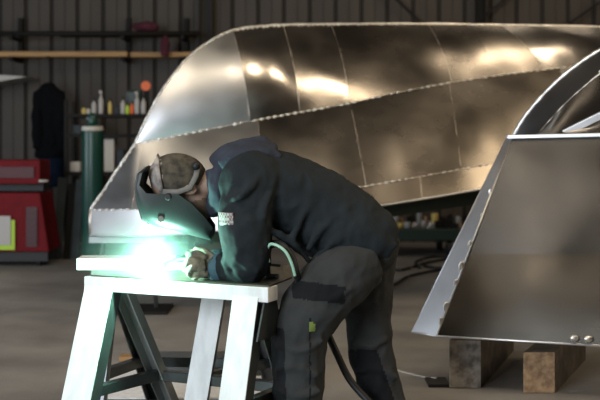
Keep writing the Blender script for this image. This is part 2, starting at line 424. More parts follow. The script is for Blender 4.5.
# ------------------------------------------------------------------ foreground hull
fh = empty('boat_hull', (P(560, 0, 6.4).x, 6.4, .28), 'smaller upturned aluminium hull cropped by the right edge, resting on two timber blocks', 'boat hull')
def quadgrid(a, b, c, d, nu=10, nv=10, bul=0.0, ndir=Vector((0, -1, 0.2))):
    bm = new(); g = []
    for i in range(nu + 1):
        r = []
        for j in range(nv + 1):
            u, v = i / nu, j / nv
            p = a.lerp(b, u).lerp(d.lerp(c, u), v) + ndir * bul * math.sin(math.pi * u) * math.sin(math.pi * v)
            r.append(bm.verts.new(p))
        g.append(r)
    for i in range(nu):
        for j in range(nv): bm.faces.new((g[i][j], g[i + 1][j], g[i + 1][j + 1], g[i][j + 1]))
    return bm
TLi, BLi = P(512, 138, 6.42), P(437, 336, 6.16)
TR, BR = P(720, 133.5, 6.05), P(720, 353, 5.66)
TLo, BLo = P(507, 137.5, 6.52), P(412, 332, 6.36)
MID_L, MID_R = P(470.5, 254, 6.264), P(720, 256, 5.83)
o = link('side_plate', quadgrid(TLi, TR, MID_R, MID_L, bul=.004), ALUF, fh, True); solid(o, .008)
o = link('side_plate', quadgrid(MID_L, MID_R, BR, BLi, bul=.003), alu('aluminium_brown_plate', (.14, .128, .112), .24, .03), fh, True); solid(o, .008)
o = link('bow_flange', quadgrid(TLo, TLi, BLi, BLo, nu=3), ALUB, fh, True); solid(o, .008); o['label'] = 'bright narrow bow strip'
bm = new(); tube(bm, [TLi, BLi], .006, 8); link('weld_bead', bm, WELD, fh, True)
for k, (q, s) in enumerate(((.28, .012), (.40, .008), (.55, .016), (.66, .02), (.74, .014), (.86, .02), (.93, .016))):
    bm = new(); ell(bm, TLi.lerp(BLi, q) + Vector((-.008, -.001, 0)), (s, .005, s * 1.6), seg=8); link('weld_spatter', bm, WELD, fh, True)
bm = new(); tube(bm, [TLo, BLo], .006, 8); link('edge_trim', bm, ALUB, fh, True)
bm = new(); tube(bm, [BLo, BLi, BR], .007, 8); link('lower_edge', bm, ALUB, fh, True)
bm = new(); prism(bm, TLi + Vector((-.03, .01, .006)), TR + Vector((0, .01, .006)), (0, 1, 0), (0, 0, 1), .06, .022); bevel(bm, .004); link('chine_lip', bm, ALUB, fh)
for px in (580, 594):
    bm = new(); ell(bm, BLi.lerp(BR, (px - 437) / 283.0) + Vector((0, -.012, .035)), (.026, .012, .018), seg=10); link('weld_spatter', bm, WELD, fh, True)
# upper curved bow of that hull
def yf(px): return 7.516 / (1 + .386 * (px - 300) / F)
rim = smoothpts([P(a, b, yf(a)) for a, b in ((514, 135), (522, 121), (535, 104), (552, 86), (573, 68), (600, 50), (640, 30), (720, 5))], 6)
ln1 = smoothpts([P(a, b, yf(a) - .16) for a, b in ((539, 134), (551, 119), (568, 101), (585, 86), (600, 74), (640, 50), (720, 20))], 6)
lip = [P(a, 134.5, 6.47 - (a - 510) / 210 * .4) for a in (539, 560, 600, 650, 720)]
lip0 = [P(514, 136, yf(514)), P(539, 135, 6.44)]
o1, _ = patch(rim, ln1, 0, 1, 0, 1, .01, nu=20, nv=4); o = link('bow_plate', o1, alu('aluminium_dark', (.30, .29, .29), .35, .03), fh, True); solid(o)
o1, _ = patch(ln1, lip, 0, 1, 0, 1, .06, nu=20, nv=10); o = link('bow_plate', o1, ALU[1], fh, True); solid(o)
bm = new(); tube(bm, rim, .012, 8, rs=[.010 + .007 * random.random() for _ in rim]); link('stem_weld', bm, WELD, fh, True)
bm = new(); tube(bm, [p + Vector((.035, -.03, -.02)) for p in rim], .006, 6, rs=[.004 + .006 * random.random() for _ in rim]); link('stem_weld', bm, ALUB, fh, True)
bm = new(); tube(bm, ln1, .005, 6, rs=[.004 + .006 * random.random() for _ in ln1]); link('chine_weld', bm, SEAM, fh, True)
for q in (.43, .45, .47, .5):
    bm = new(); ell(bm, seg_interp(ln1, q) + Vector((random.uniform(-.03, .03), -.02, random.uniform(-.03, .03))), (.016, .01, .01), seg=8); link('weld_spatter', bm, WELD, fh, True)
bm = new(); prism(bm, P(563, 134, 6.42), P(640, 96, 6.30), (0, 1, 0), Vector((-.45, 0, 1)), .05, .042); bevel(bm, .005); link('spray_rail', bm, ALUB, fh)
n2 = Vector((-.386, -1, 0)).normalized(); O2 = P(510, 100, yf(510) + .006)
def mir2(p): return mirror(p, O2, n2)
for tp, bt in ((rim, ln1), (ln1, lip)):
    o1, _ = patch(tp, bt, 0, 1, 0, 1, .02, nu=14, flip=mir2); o = link('far_side_plate', o1, ALU[2], fh, True); solid(o)
o = link('far_side_plate', quadgrid(*[mir2(p) for p in (TLo, TR, BR, BLo)]), ALU[2], fh, True); solid(o)

def timber(px0, px1, Y0, Y1, h, mt, endmt, label, ang):
    e = empty('timber_block', (P((px0 + px1) / 2, 0, Y0).x, (Y0 + Y1) / 2, 0), label, 'timber block', 'timber blocks under the small hull')
    bm = new(); a = P(px0, 0, Y0).x; b = P(px1, 0, Y0).x; dx = math.tan(math.radians(ang)) * (Y1 - Y0)
    hexa(bm, [(a, Y0, 0), (b, Y0, 0), (b + dx, Y1, 0), (a + dx, Y1, 0), (a, Y0, h), (b, Y0, h), (b + dx, Y1, h), (a + dx, Y1, h)])
    bevel(bm, .008, 2)
    bmesh.ops.recalc_face_normals(bm, faces=bm.faces)
    for f in bm.faces: f.material_index = 1 if f.normal.y < -.9 else 0
    link('beam', bm, [mt, endmt], e)
timber(449, 481, 6.2, 7.3, .272, TIMBER2, mat('grey_cracked_end_grain', (.44, .41, .38), rough=.8, col2=(.17, .155, .145), noise_scale=22, bump=.006, bump_scale=20), 'taller grey weathered timber block, left of the two under the small hull', 20)
timber(523, 555, 6.08, 7.0, .228, TIMBER2, TIMBER3, 'shorter brown-ended timber block, right of the two under the small hull', 24)
bm = new(); box(bm, P(426, 0, 6.35).x, P(447, 0, 6.35).x, 6.22, 6.42, 0, .018); bevel(bm, .004)
tag(link('rubber_pad', bm, BLACK), 'flat black rubber pad on the floor at the foot of the grey block', 'pad')
bm = new(); tube(bm, smoothpts([P(392, 357, 7.1).xy.to_3d() + Vector((0, 0, .006)), Vector((.55, 6.75, .006)), Vector((.72, 6.48, .006)), Vector((.79, 6.36, .024))], 8), .006, 6)
tag(link('cord', bm, GREYW, smooth=True), 'thin pale cord running over the floor to the rubber pad', 'cord')

# ------------------------------------------------------------------ sawhorses
L0 = P(84, 277, 5.2); R0 = P(268, 287, 4.8); L0.z = R0.z = .755
d = (R0 - L0).normalized(); n = Vector((d.y, -d.x, 0)); up = Vector((0, 0, 1))
if n.y > 0: n = -n
BL_ = (R0 - L0).length
def sawhorse(L0, d, n, ln, label, legs, bw=.10, bh=.066, wleg=.14, mtface=STEELW, top=.755, stretch_z=.22, braces=True, endplate=False):
    e = empty('sawhorse', (L0 + d * ln / 2).xy.to_3d(), label, 'sawhorse', 'steel sawhorses under the work')
    bm = new(); c0 = L0 - n * bw / 2; c0.z = top - bh / 2
    prism(bm, c0, c0 + d * ln, n, up, bw, bh); bevel(bm, .004); link('beam', bm, mtface, e)
    zt = top - bh
    def bar(name, a, b, wd, td, w, t, mt):
        bm = new(); prism(bm, a, b, wd, td, w, t); bevel(bm, .003, 1); return link(name, bm, mt, e)
    feet = []
    for s0, w_, side, spread, lean, mt in legs:
        a = L0 + d * s0 - n * (bw / 2) + n * side * bw * .30; a.z = zt + .02
        b = a + n * side * spread + d * lean; b.z = 0
        axis = (b - a).normalized(); td = axis.cross(d).normalized()
        # channel section: broad face plus two flanges turned inwards
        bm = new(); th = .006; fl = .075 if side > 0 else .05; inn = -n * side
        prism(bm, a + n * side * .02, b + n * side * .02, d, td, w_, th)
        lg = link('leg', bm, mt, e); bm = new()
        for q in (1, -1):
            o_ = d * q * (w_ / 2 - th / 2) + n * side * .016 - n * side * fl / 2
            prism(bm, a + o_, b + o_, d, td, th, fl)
        link('flanges', bm, STEELD if mt is STEELW else STEELP, lg); feet.append((a, b))  # darker flanges on the bright legs: shade of the leg sides painted in
    def along(f, z): a, b = f; return a.lerp(b, (a.z - z) / (a.z - b.z))
    if braces:
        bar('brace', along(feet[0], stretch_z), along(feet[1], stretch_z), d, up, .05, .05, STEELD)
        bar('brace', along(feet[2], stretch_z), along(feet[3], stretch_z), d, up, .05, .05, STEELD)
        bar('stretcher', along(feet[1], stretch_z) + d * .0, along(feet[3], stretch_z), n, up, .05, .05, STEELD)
    if endplate:
        a = L0 + d * (ln - .02) - n * .06; bm = new()
        prism(bm, (a.x, a.y, zt), (a.x, a.y, zt - .16), n, d, .12, .008, .26, .008)
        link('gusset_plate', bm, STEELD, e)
    return e
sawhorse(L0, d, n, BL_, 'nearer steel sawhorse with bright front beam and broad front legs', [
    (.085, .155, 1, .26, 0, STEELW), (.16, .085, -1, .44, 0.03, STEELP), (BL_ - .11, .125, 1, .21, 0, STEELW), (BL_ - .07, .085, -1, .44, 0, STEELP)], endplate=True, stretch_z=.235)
L2 = P(96, 0, 5.46); R2 = P(262, 0, 5.40); L2.z = R2.z = .755
d2 = (R2 - L2).normalized(); n2_ = Vector((d2.y, -d2.x, 0)); n2_ = -n2_ if n2_.y > 0 else n2_
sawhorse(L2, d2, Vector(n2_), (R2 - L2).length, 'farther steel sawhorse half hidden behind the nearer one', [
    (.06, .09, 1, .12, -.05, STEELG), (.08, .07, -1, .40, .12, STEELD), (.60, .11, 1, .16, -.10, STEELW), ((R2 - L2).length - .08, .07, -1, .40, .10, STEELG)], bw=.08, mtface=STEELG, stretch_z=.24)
# work lying on the sawhorses
bm = new(); z0, z1 = .7555, .7625
pp = [L0 + d * .03 - n * .012, R0 + d * .0 - n * .012, P(292, 0, 5.12), P(292, 0, 5.62), P(92, 0, 5.62)]
lo = [bm.verts.new((q.x, q.y, z0)) for q in pp]; hi = [bm.verts.new((q.x, q.y, z1)) for q in pp]
bm.faces.new(lo[::-1]); bm.faces.new(hi)
for i in range(5): bm.faces.new((lo[i], lo[(i + 1) % 5], hi[(i + 1) % 5], hi[i]))
tag(link('steel_plate', bm, PLATE), 'thin steel plate laid across both sawhorses', 'plate')
bm = new(); a = P(76, 0, 5.37); b = P(206, 0, 5.37)
prism(bm, (a.x, 5.45, .7925), (b.x, 5.45, .7925), (0, 1, 0), up, .15, .058); bevel(bm, .005)
tag(link('steel_bar', bm, STEELW), 'bright flat box bar being welded, lying on the steel plate', 'bar')
# arc
arcp = P(155, 271, 5.13)
bm = new(); ell(bm, arcp, (.014, .014, .014), seg=12)
ARC = mat('arc_glow', (1, 1, 1), emit=((.75, 1, .92), 900))
tag(link('welding_arc', bm, ARC, smooth=True), 'blinding white-green welding arc at the end of the torch', 'arc')
pl = bpy.data.lights.new('arc_light', 'POINT'); pl.energy = 42; pl.color = (.42, 1, .76); pl.shadow_soft_size = .015
po = bpy.data.objects.new('arc_light', pl); C.objects.link(po); po.location = arcp + Vector((-.005, -.10, .02))
# smoke
bm = new(); ell(bm, P(156, 256, 5.22), (.42, .26, .27), seg=32)
SM = bpy.data.materials.new('weld_smoke'); SM.use_nodes = True; nt = SM.node_tree; nt.nodes.clear()
ou = nt.nodes.new('ShaderNodeOutputMaterial'); vs = nt.nodes.new('ShaderNodeVolumePrincipled')
vs.inputs['Color'].default_value = (.8, 1, .95, 1)
tc = nt.nodes.new('ShaderNodeTexCoord'); nz = nt.nodes.new('ShaderNodeTexNoise'); nz.inputs['Scale'].default_value = 6; nz.inputs['Detail'].default_value = 3
mr = nt.nodes.new('ShaderNodeMapRange'); mr.inputs['From Min'].default_value = .35; mr.inputs['From Max'].default_value = .7; mr.inputs['To Min'].default_value = .25; mr.inputs['To Max'].default_value = 1.0
# fades to nothing at the rim of the cloud
sub = nt.nodes.new('ShaderNodeVectorMath'); sub.operation = 'SUBTRACT'; sub.inputs[1].default_value = P(156, 256, 5.22)
div = nt.nodes.new('ShaderNodeVectorMath'); div.operation = 'DIVIDE'; div.inputs[1].default_value = (.42, .26, .27)
le = nt.nodes.new('ShaderNodeVectorMath'); le.operation = 'LENGTH'
fr = nt.nodes.new('ShaderNodeMapRange'); fr.inputs['From Min'].default_value = 1.0; fr.inputs['From Max'].default_value = 0.1; fr.inputs['To Max'].default_value = 1.0; fr.interpolation_type = 'SMOOTHSTEP'
mu = nt.nodes.new('ShaderNodeMath'); mu.operation = 'MULTIPLY'; mu2 = nt.nodes.new('ShaderNodeMath'); mu2.operation = 'MULTIPLY'; mu2.inputs[1].default_value = 1.1
nt.links.new(tc.outputs['Object'], nz.inputs['Vector']); nt.links.new(nz.outputs[0], mr.inputs[0])
nt.links.new(tc.outputs['Object'], sub.inputs[0]); nt.links.new(sub.outputs[0], div.inputs[0]); nt.links.new(div.outputs[0], le.inputs[0]); nt.links.new(le.outputs['Value'], fr.inputs[0])
nt.links.new(mr.outputs[0], mu.inputs[0]); nt.links.new(fr.outputs[0], mu.inputs[1]); nt.links.new(mu.outputs[0], mu2.inputs[0])
core = nt.nodes.new('ShaderNodeMapRange'); core.inputs['From Min'].default_value = .50; core.inputs['From Max'].default_value = 0; core.inputs['To Max'].default_value = 3.0; core.interpolation_type = 'SMOOTHERSTEP'  # thicker smoke core added to give the arc a round white glow
ad = nt.nodes.new('ShaderNodeMath'); ad.operation = 'ADD'
nt.links.new(le.outputs['Value'], core.inputs[0]); nt.links.new(core.outputs[0], ad.inputs[1]); nt.links.new(mu2.outputs[0], ad.inputs[0])
nt.links.new(ad.outputs[0], vs.inputs['Density']); nt.links.new(vs.outputs[0], ou.inputs['Volume'])
so = link('weld_smoke', bm, SM); tag(so, 'thin glowing smoke hanging around the welding arc', 'smoke', kind='stuff')

# ------------------------------------------------------------------ things on the floor under the bench
bm = new(); box(bm, -1.22, .05, 5.95, 6.75, 0, .006); tag(link('aluminium_sheet', bm, STEELW), 'bright aluminium sheet lying on the floor under the sawhorses', 'sheet')  # white base colour paints in the light the sheet would reflect
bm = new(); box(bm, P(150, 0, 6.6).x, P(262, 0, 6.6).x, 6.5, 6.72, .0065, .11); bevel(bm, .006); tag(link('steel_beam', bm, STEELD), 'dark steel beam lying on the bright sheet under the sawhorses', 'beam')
bm = new(); box(bm, P(120, 0, 7.0).x, P(300, 0, 7.0).x, 6.95, 7.06, 0, .03); bevel(bm, .003); tag(link('wooden_plank', bm, TIMBER), 'pale wooden plank on the floor behind the sawhorses', 'plank')

# ------------------------------------------------------------------ welder (person)
per = empty('person', (P(345, 0, 5.15).x, 5.15, 0), 'welder in dark hoodie and work trousers bending over the sawhorse with helmet down', 'person')
NY, FY = 4.97, 5.36        # near and far shoulder depth
def chain(bm, pts, n=14):  # (px,py,Y,rpx[,ry])
    c = smoothpts([P(a[0], a[1], a[2]) for a in pts], 6)
    k = 6; rs = []; ey = []
    for i in range(len(c)):
        j = min(i // k, len(pts) - 2); t = i / k - j
        r0, r1 = m(pts[j][3], pts[j][2]), m(pts[j + 1][3], pts[j + 1][2])
        e0 = pts[j][4] if len(pts[j]) > 4 else r0; e1 = pts[j + 1][4] if len(pts[j + 1]) > 4 else r1
        t2 = t * t * (3 - 2 * t)
        rs.append(r0 + (r1 - r0) * t2); ey.append(e0 + (e1 - e0) * t2)
    tube(bm, c, 0, n, rs=rs, ey=ey)
def cap_(bm, p, rpx, ry=None, f=1.0):
    r = m(rpx, p[2]); ell(bm, P(*p), (r * f, ry or r, r), seg=16)
# body: one continuous figure under the clothes
bm = new()
chain(bm, [(372, 244, 5.16, 22, .14), (340, 226, 5.16, 30, .15), (300, 205, 5.16, 34, .16), (262, 186, 5.16, 30, .18), (236, 182, 5.16, 18, .10), (215, 183, 5.16, 12, .058), (190, 186, 5.16, 12, .058)])
for Y, hip, kn, sh_, an, foot in ((5.0, (352, 256), (301, 322), (298, 370), (299, 436), (270, 452)), (5.30, (368, 258), (370, 322), (374, 370), (391, 425), (362, 428))):
    Yk = Y
    chain(bm, [(*hip, Y, 20), (kn[0] * .5 + hip[0] * .5, kn[1] * .5 + hip[1] * .5, Y, 18), (*kn, Yk, 14), (*sh_, Y, 13), (*an, Y, 9)])
chain(bm, [(246, 186, NY + .02, 16), (250, 230, NY, 14), (248, 266, NY + .02, 11), (225, 267, 5.04, 9), (212, 266, 5.08, 7)])
chain(bm, [(240, 188, FY - .02, 16), (244, 225, FY + .03, 14), (240, 262, FY + .04, 11), (215, 262, 5.33, 8), (204, 262, 5.30, 7)])
R_ = Matrix.Rotation(math.radians(0), 3, 'Y')
ell(bm, P(180, 182, 5.16), (m(30, 5.16), .076, m(24, 5.16)), seg=24)                 # skull, crown to the left
ell(bm, P(190, 204, 5.16), (m(20, 5.16), .058, m(17, 5.16)), seg=20)                 # face, turned down
ell(bm, P(186, 222, 5.16), (m(5, 5.16), .014, m(6, 5.16)), seg=12)                   # nose
ell(bm, P(204, 211, 5.16), (m(8, 5.16), .03, m(9, 5.16)), seg=14)                    # chin
for s in (-1, 1): ell(bm, P(190, 190, 5.16 + s * .078), (m(8, 5.16), .012, m(6, 5.16)), seg=12)
fuse('body', bm, [SKIN, HAIR], per, .009, 4, pick=lambda q: 1 if (q[1] > 196 + (215 - q[0]) * .25 and 186 < q[0] < 215 and q[1] < 232) else 0)
# eyes and mouth on the face under the helmet
for s in (-1, 1):
    bm = new(); ell(bm, P(177, 214, 5.16 + s * .03), (.011, .012, .011), seg=12); link('eye', bm, WHITE, per, True)
bm = new(); tube(bm, [P(197, 219.5, 5.13), P(197, 221, 5.16), P(197, 219.5, 5.19)], .004, 8); link('mouth', bm, PINK, per, True)
# trousers
bm = new()
chain(bm, [(392, 232, 5.16, 14, .12), (374, 244, 5.16, 29, .17), (354, 256, 5.16, 32, .17), (338, 264, 5.16, 26, .14)])
chain(bm, [(366, 258, 5.08, 27), (340, 276, 5.02, 33), (314, 306, 4.99, 31), (301, 332, 4.98, 28.5), (299, 362, 4.98, 26.5), (298, 400, 4.98, 25), (300, 440, 5.0, 22)])
chain(bm, [(368, 250, 5.30, 29), (366, 285, 5.31, 27), (369, 322, 5.30, 22.5), (371, 350, 5.30, 22), (379, 382, 5.30, 21), (386, 405, 5.30, 20), (393, 432, 5.30, 18)])
# folds
for q in (([(276, 372, 4.90, 3), (292, 366, 4.87, 4), (318, 376, 4.88, 3)]), ([(278, 345, 4.9, 3), (300, 350, 4.86, 4), (322, 340, 4.88, 3)]),
          ([(300, 296, 4.9, 3), (325, 300, 4.87, 4), (352, 288, 4.88, 3)]), ([(318, 282, 4.9, 3), (342, 284, 4.88, 4), (364, 276, 4.95, 3)]),
          ([(275, 388, 4.9, 3), (298, 396, 4.87, 4), (320, 390, 4.88, 3)]), ([(352, 340, 5.22, 3), (370, 346, 5.19, 3.5), (388, 338, 5.22, 3)]),
          ([(356, 372, 5.22, 3), (376, 368, 5.2, 3.5), (396, 378, 5.22, 3)]), ([(330, 310, 4.88, 3), (342, 290, 4.88, 4), (356, 276, 4.92, 3)])):
    chain(bm, q, 8)
def tpick(q):
    px, py, Y = q
    if Y < 5.13:
        if py > 328 and px < 284 + (py - 328) * .03: return 1
        if 281 < py - (px - 300) * .12 < 299 and 292 < px < 345: return 1
        if (px - 312) ** 2 / 12 + (py - 327) ** 2 / 25 < 1: return 2
        if py > 318 and 309 < px < 310.5: return 1
    else:
        if py > 350 and px < 377 + (py - 350) * .35: return 1
    return 0
fuse('trousers', bm, [TROUS, TROUSD, mat('lime_paint_mark', (.18, .24, .05), rough=.8)], per, .009, 5, disp=.010, dsize=.075, pick=tpick)
# hoodie
bm = new()
chain(bm, [(390, 246, 5.16, 20, .16), (374, 239, 5.16, 31, .20), (350, 229, 5.16, 40, .215), (316, 211, 5.16, 43, .205), (282, 193, 5.16, 41, .235), (254, 183, 5.16, 35, .25), (232, 181, 5.16, 26, .16), (222, 182, 5.16, 21, .10)], 24)
cap_(bm, (252, 184, NY + .03), 33, .13)
cap_(bm, (246, 186, FY - .03), 29, .12)
chain(bm, [(258, 180, NY + .05, 29), (246, 210, NY, 28), (246, 238, NY - .02, 25.5), (248, 260, NY, 23), (243, 265, NY + .02, 20), (228, 267, 5.03, 15), (217, 266, 5.07, 12.5)])
chain(bm, [(246, 186, FY - .02, 28), (248, 225, FY + .03, 23), (244, 258, FY + .04, 19), (228, 262, 5.36, 14), (216, 262, 5.33, 11)])
for q in ([(224, 258, 4.96, 4), (228, 268, 4.93, 4.5), (236, 280, 4.96, 3)], [(232, 248, 4.88, 3), (242, 262, 4.87, 4), (258, 272, 4.88, 3)],
          [(226, 236, 4.89, 3), (242, 246, 4.86, 4), (264, 254, 4.88, 3)], [(236, 226, 4.87, 3), (250, 220, 4.85, 4), (268, 226, 4.9, 3)],
          [(262, 236, 4.9, 3), (264, 210, 4.86, 4), (274, 184, 4.92, 3)], [(232, 200, 4.86, 3), (246, 192, 4.84, 4), (262, 172, 4.9, 3)],
          [(330, 262, 4.99, 3), (352, 246, 4.97, 4), (384, 236, 4.99, 3)], [(318, 256, 4.98, 3), (342, 236, 4.96, 4), (366, 214, 5.0, 3)],
          [(308, 250, 4.97, 3), (322, 228, 4.955, 4), (350, 206, 4.98, 3)], [(290, 244, 4.97, 3), (300, 222, 4.95, 3.5), (312, 200, 4.96, 3)],
          [(270, 230, 4.93, 3), (286, 238, 4.95, 4), (310, 262, 4.99, 3)], [(336, 268, 5.0, 4), (362, 258, 4.98, 5), (396, 244, 5.02, 4)],
          [(219, 254, 5.0, 3), (222, 266, 4.98, 3), (226, 280, 5.02, 2.5)]):
    chain(bm, q, 8)
fuse('hoodie', bm, [HOODIE], per, .009, 11, disp=.010, dsize=.075)
# hood and collar
bm = new()
pts = []
for k in range(25):      # collar ring round the neck
    a_ = k / 24 * 2 * math.pi
    pts.append(P(219 + 5 * math.cos(a_), 184 - 26 * math.cos(a_), 5.16) + Vector((0, math.sin(a_) * .105, 0)))
tube(bm, pts, m(8), 10)
chain(bm, [(214, 164, 5.16, 8, .10), (230, 152, 5.16, 9, .12), (254, 148, 5.16, 10, .13), (276, 152, 5.16, 8, .12)], 16)
chain(bm, [(222, 166, 5.04, 7), (236, 157, 5.03, 9), (258, 154, 5.04, 9), (280, 158, 5.06, 5)], 12)
chain(bm, [(225, 158, 5.10, 5), (242, 146, 5.10, 6), (262, 141, 5.12, 5), (266, 146, 5.12, 5)], 12)
chain(bm, [(213, 170, 5.08, 8), (216, 190, 5.06, 8), (221, 210, 5.09, 7)], 12)
fuse('hood', bm, [HOODB], per, .008, 3, disp=.005, dsize=.06)
# sleeve patch with a printed check
bm = new()
M = bpy.data.materials.new('woven_patch'); M.use_nodes = True; nt = M.node_tree; b = nt.nodes['Principled BSDF']
ch = nt.nodes.new('ShaderNodeTexChecker'); ch.inputs['Scale'].default_value = 90; ch.inputs[1].default_value = (.30, .28, .28, 1); ch.inputs[2].default_value = (.16, .05, .06, 1)
tc = nt.nodes.new('ShaderNodeTexCoord'); nt.links.new(tc.outputs['Object'], ch.inputs['Vector']); nt.links.new(ch.outputs[0], b.inputs['Base Color'])
r = []
for j in range(5):
    row = []
    for i in range(5):
        ang = math.radians(213 + i * 9); z = j / 4
        cpt = P(246, 211 + 13 * z, NY); rad = m(30.5 - z * 1.5)
        row.append(bm.verts.new((cpt.x + rad * math.cos(ang), cpt.y + rad * math.sin(ang), cpt.z)))
    r.append(row)
for j in range(4):
    for i in range(4): bm.faces.new((r[j][i], r[j][i + 1], r[j + 1][i + 1], r[j + 1][i]))
o = link('sleeve_patch', bm, M, per); solid(o, .008); o['label'] = 'small white and red woven patch on the sleeve'
# gloves
def glove(wr, palm, fingers, thumb, cuff, name='glove'):
    bm = new()
    chain(bm, [wr, palm], 12); cap_(bm, palm[:3], palm[3] * 1.05, m(palm[3]) * .9)
    for f in fingers: chain(bm, f, 8); cap_(bm, f[-1][:3], f[-1][3])
    chain(bm, thumb, 8); cap_(bm, thumb[-1][:3], thumb[-1][3])
    g = fuse(name, bm, [GLOVE], per, .0045, 2, disp=.002, dsize=.03)
    bm = new(); chain(bm, cuff, 16); fuse('cuff', bm, [CUFF], g, .006, 2, disp=.004, dsize=.03)
glove((222, 267, 5.06, 11), (207, 266, 5.08, 11.5),
      [[(205, 259, 5.05, 4.6), (196, 254, 5.03, 4.4), (190, 258, 5.03, 4), (191, 264, 5.05, 3.6)],
       [(203, 264, 5.02, 4.8), (193, 261, 5.0, 4.5), (186, 265, 5.01, 4), (189, 271, 5.03, 3.6)],
       [(204, 269, 5.01, 4.6), (195, 268, 4.99, 4.3), (189, 272, 5.0, 3.9), (193, 276, 5.03, 3.5)],
       [(207, 274, 5.02, 4.2), (199, 274, 5.0, 3.9), (195, 277, 5.02, 3.5)]],
      [(212, 258, 5.08, 4.8), (203, 252, 5.10, 4.6), (197, 250, 5.12, 4.2)],
      [(228, 267, 5.05, 14), (219, 267, 5.06, 15.5), (215, 266, 5.07, 13)])
glove((216, 262, 5.33, 10), (203, 262, 5.30, 10.5),
      [[(200, 256, 5.28, 4.4), (191, 253, 5.26, 4.2), (186, 257, 5.25, 3.8)],
       [(199, 260, 5.27, 4.5), (189, 259, 5.25, 4.2), (183, 263, 5.25, 3.8)],
       [(200, 265, 5.27, 4.4), (190, 265, 5.25, 4.1), (185, 269, 5.26, 3.7)],
       [(202, 269, 5.28, 4.0), (194, 270, 5.26, 3.7), (189, 273, 5.27, 3.4)]],
      [(206, 256, 5.26, 4.6), (197, 252, 5.22, 4.4), (189, 254, 5.20, 4)],
      [(224, 262, 5.34, 12), (216, 262, 5.33, 13), (212, 262, 5.32, 11)])
# boots
for (ax_, Y) in ((300, 4.99), (393, 5.30)):
    bm = new(); x = P(ax_, 0, Y).x
    chain(bm, [(ax_, 425, Y, 15), (ax_, 140 + 1.33 * F / Y, Y, 14)])
    ell(bm, (x - .09, Y, .055), (.16, .052, .055)); ell(bm, (x, Y, .06), (.075, .05, .06)); box(bm, x - .20, x + .06, Y - .04, Y + .04, .0, .03)
    fuse('boot', bm, [BOOT], per, .008, 2)
# cap, head band
bm = new(); ell(bm, P(178, 176, 5.16), (m(29, 5.16), .094, m(22.5, 5.16)), Matrix.Rotation(math.radians(8), 3, 'Y'), 28)
for v in list(bm.verts):
    px = v.co.x / v.co.y * F + 300; py = 140 - (v.co.z - CAMZ) / v.co.y * F
    if py > 192 + (px - 175) * .05: bm.verts.remove(v)
bmesh.ops.recalc_face_normals(bm, faces=bm.faces)
for f in bm.faces:
    c = f.calc_center_median(); px = c.x / c.y * F + 300; py = 140 - (c.z - CAMZ) / c.y * F
    f.material_index = 1 if px < 159 + (py - 160) * .12 else 0
o = link('cap', bm, [CAP, CAPL], per, True); solid(o, .004)
bm = new(); pts = []
for k in range(33):
    a_ = k / 32 * 2 * math.pi; c = P(161, 176, 5.16)
    pts.append(c + Vector((m(3.5) * -math.cos(a_), .094 * math.sin(a_), m(21) * math.cos(a_))))
band = new(); tube(band, pts, m(2.6), 8, ey=[.004] * 33); link('head_strap', band, CAPL, per, True)
bm = new(); tube(bm, [P(163, 192, 5.055), P(178, 192, 5.05), P(190, 188, 5.055), P(196, 176, 5.065), P(198, 166, 5.08)], m(3), 8, ey=[.005] * 5)
hb = link('head_band', bm, STRAP, per, True)
bm = new(); ell(bm, P(196, 166, 5.075), (m(4.5), .02, m(4.5)), seg=14); link('adjuster_knob', bm, BLACK, hb, True)
# welding helmet shell
stn = [((152, 165), (147, 167), .085), ((146, 172), (139, 174), .115), ((143, 184), (137, 188), .122), ((150, 192), (139, 204), .126), ((165, 193), (143, 219), .128), ((181, 193), (158, 226), .126), ((194, 202), (176, 230), .12), ((206, 215), (194, 235), .108), ((214, 226), (206, 238), .085), ((214, 232), (211, 239.5), .05)]
bm = new(); g = []; NS = 24
for (ex, ey_), (fx, fy), w in stn:
    E = P(ex, ey_, 5.16); Fp = P(fx, fy, 5.16); row = []
    for k in range(NS + 1):
        a_ = -math.pi / 2 + math.pi * k / NS
        ca = abs(math.cos(a_)) ** .45; sa = math.copysign(abs(math.sin(a_)) ** .6, a_)
        q = E.lerp(Fp, ca); q = Vector((q.x, q.y + sa * w, q.z)); row.append(bm.verts.new(q))
    g.append(row)
for i in range(len(g) - 1):
    for k in range(NS): bm.faces.new((g[i][k], g[i][k + 1], g[i + 1][k + 1], g[i + 1][k]))
bmesh.ops.subdivide_edges(bm, edges=list(bm.edges), cuts=1, smooth=.6, use_grid_fill=True)
he = link('welding_helmet', bm, SHELL, per, True); solid(he, .004); he['label'] = 'dark green welding helmet shell pulled down over the face'
bm = new(); c = P(168, 201, 5.03)
bmesh.ops.create_cone(bm, cap_ends=True, segments=18, radius1=m(4), radius2=m(3), depth=.016, matrix=Matrix.Translation(P(168, 197, 5.03)) @ Matrix.Rotation(math.pi / 2, 4, 'X'))
link('pivot_knob', bevel(bm, .002), BLACK, he)
bm = new(); bmesh.ops.create_cone(bm, cap_ends=True, segments=18, radius1=m(4.2), radius2=m(3.2), depth=.02, matrix=Matrix.Translation(P(161, 219, 5.045)) @ Matrix.Rotation(math.pi / 2, 4, 'X'))
link('side_knob', bevel(bm, .002), STRAP, he)
bm = new(); a_ = P(144, 207, 5.16); b_ = P(152, 222, 5.16); dd = (b_ - a_).normalized(); nn = Vector((-dd.z, 0, dd.x)); nn = nn if nn.x < 0 else -nn
prism(bm, a_ + nn * .008, b_ + nn * .008, (0, 1, 0), nn, .11, .012); bevel(bm, .003); link('lens', bm, mat('lens_glass', (.01, .03, .02), rough=.08), he)

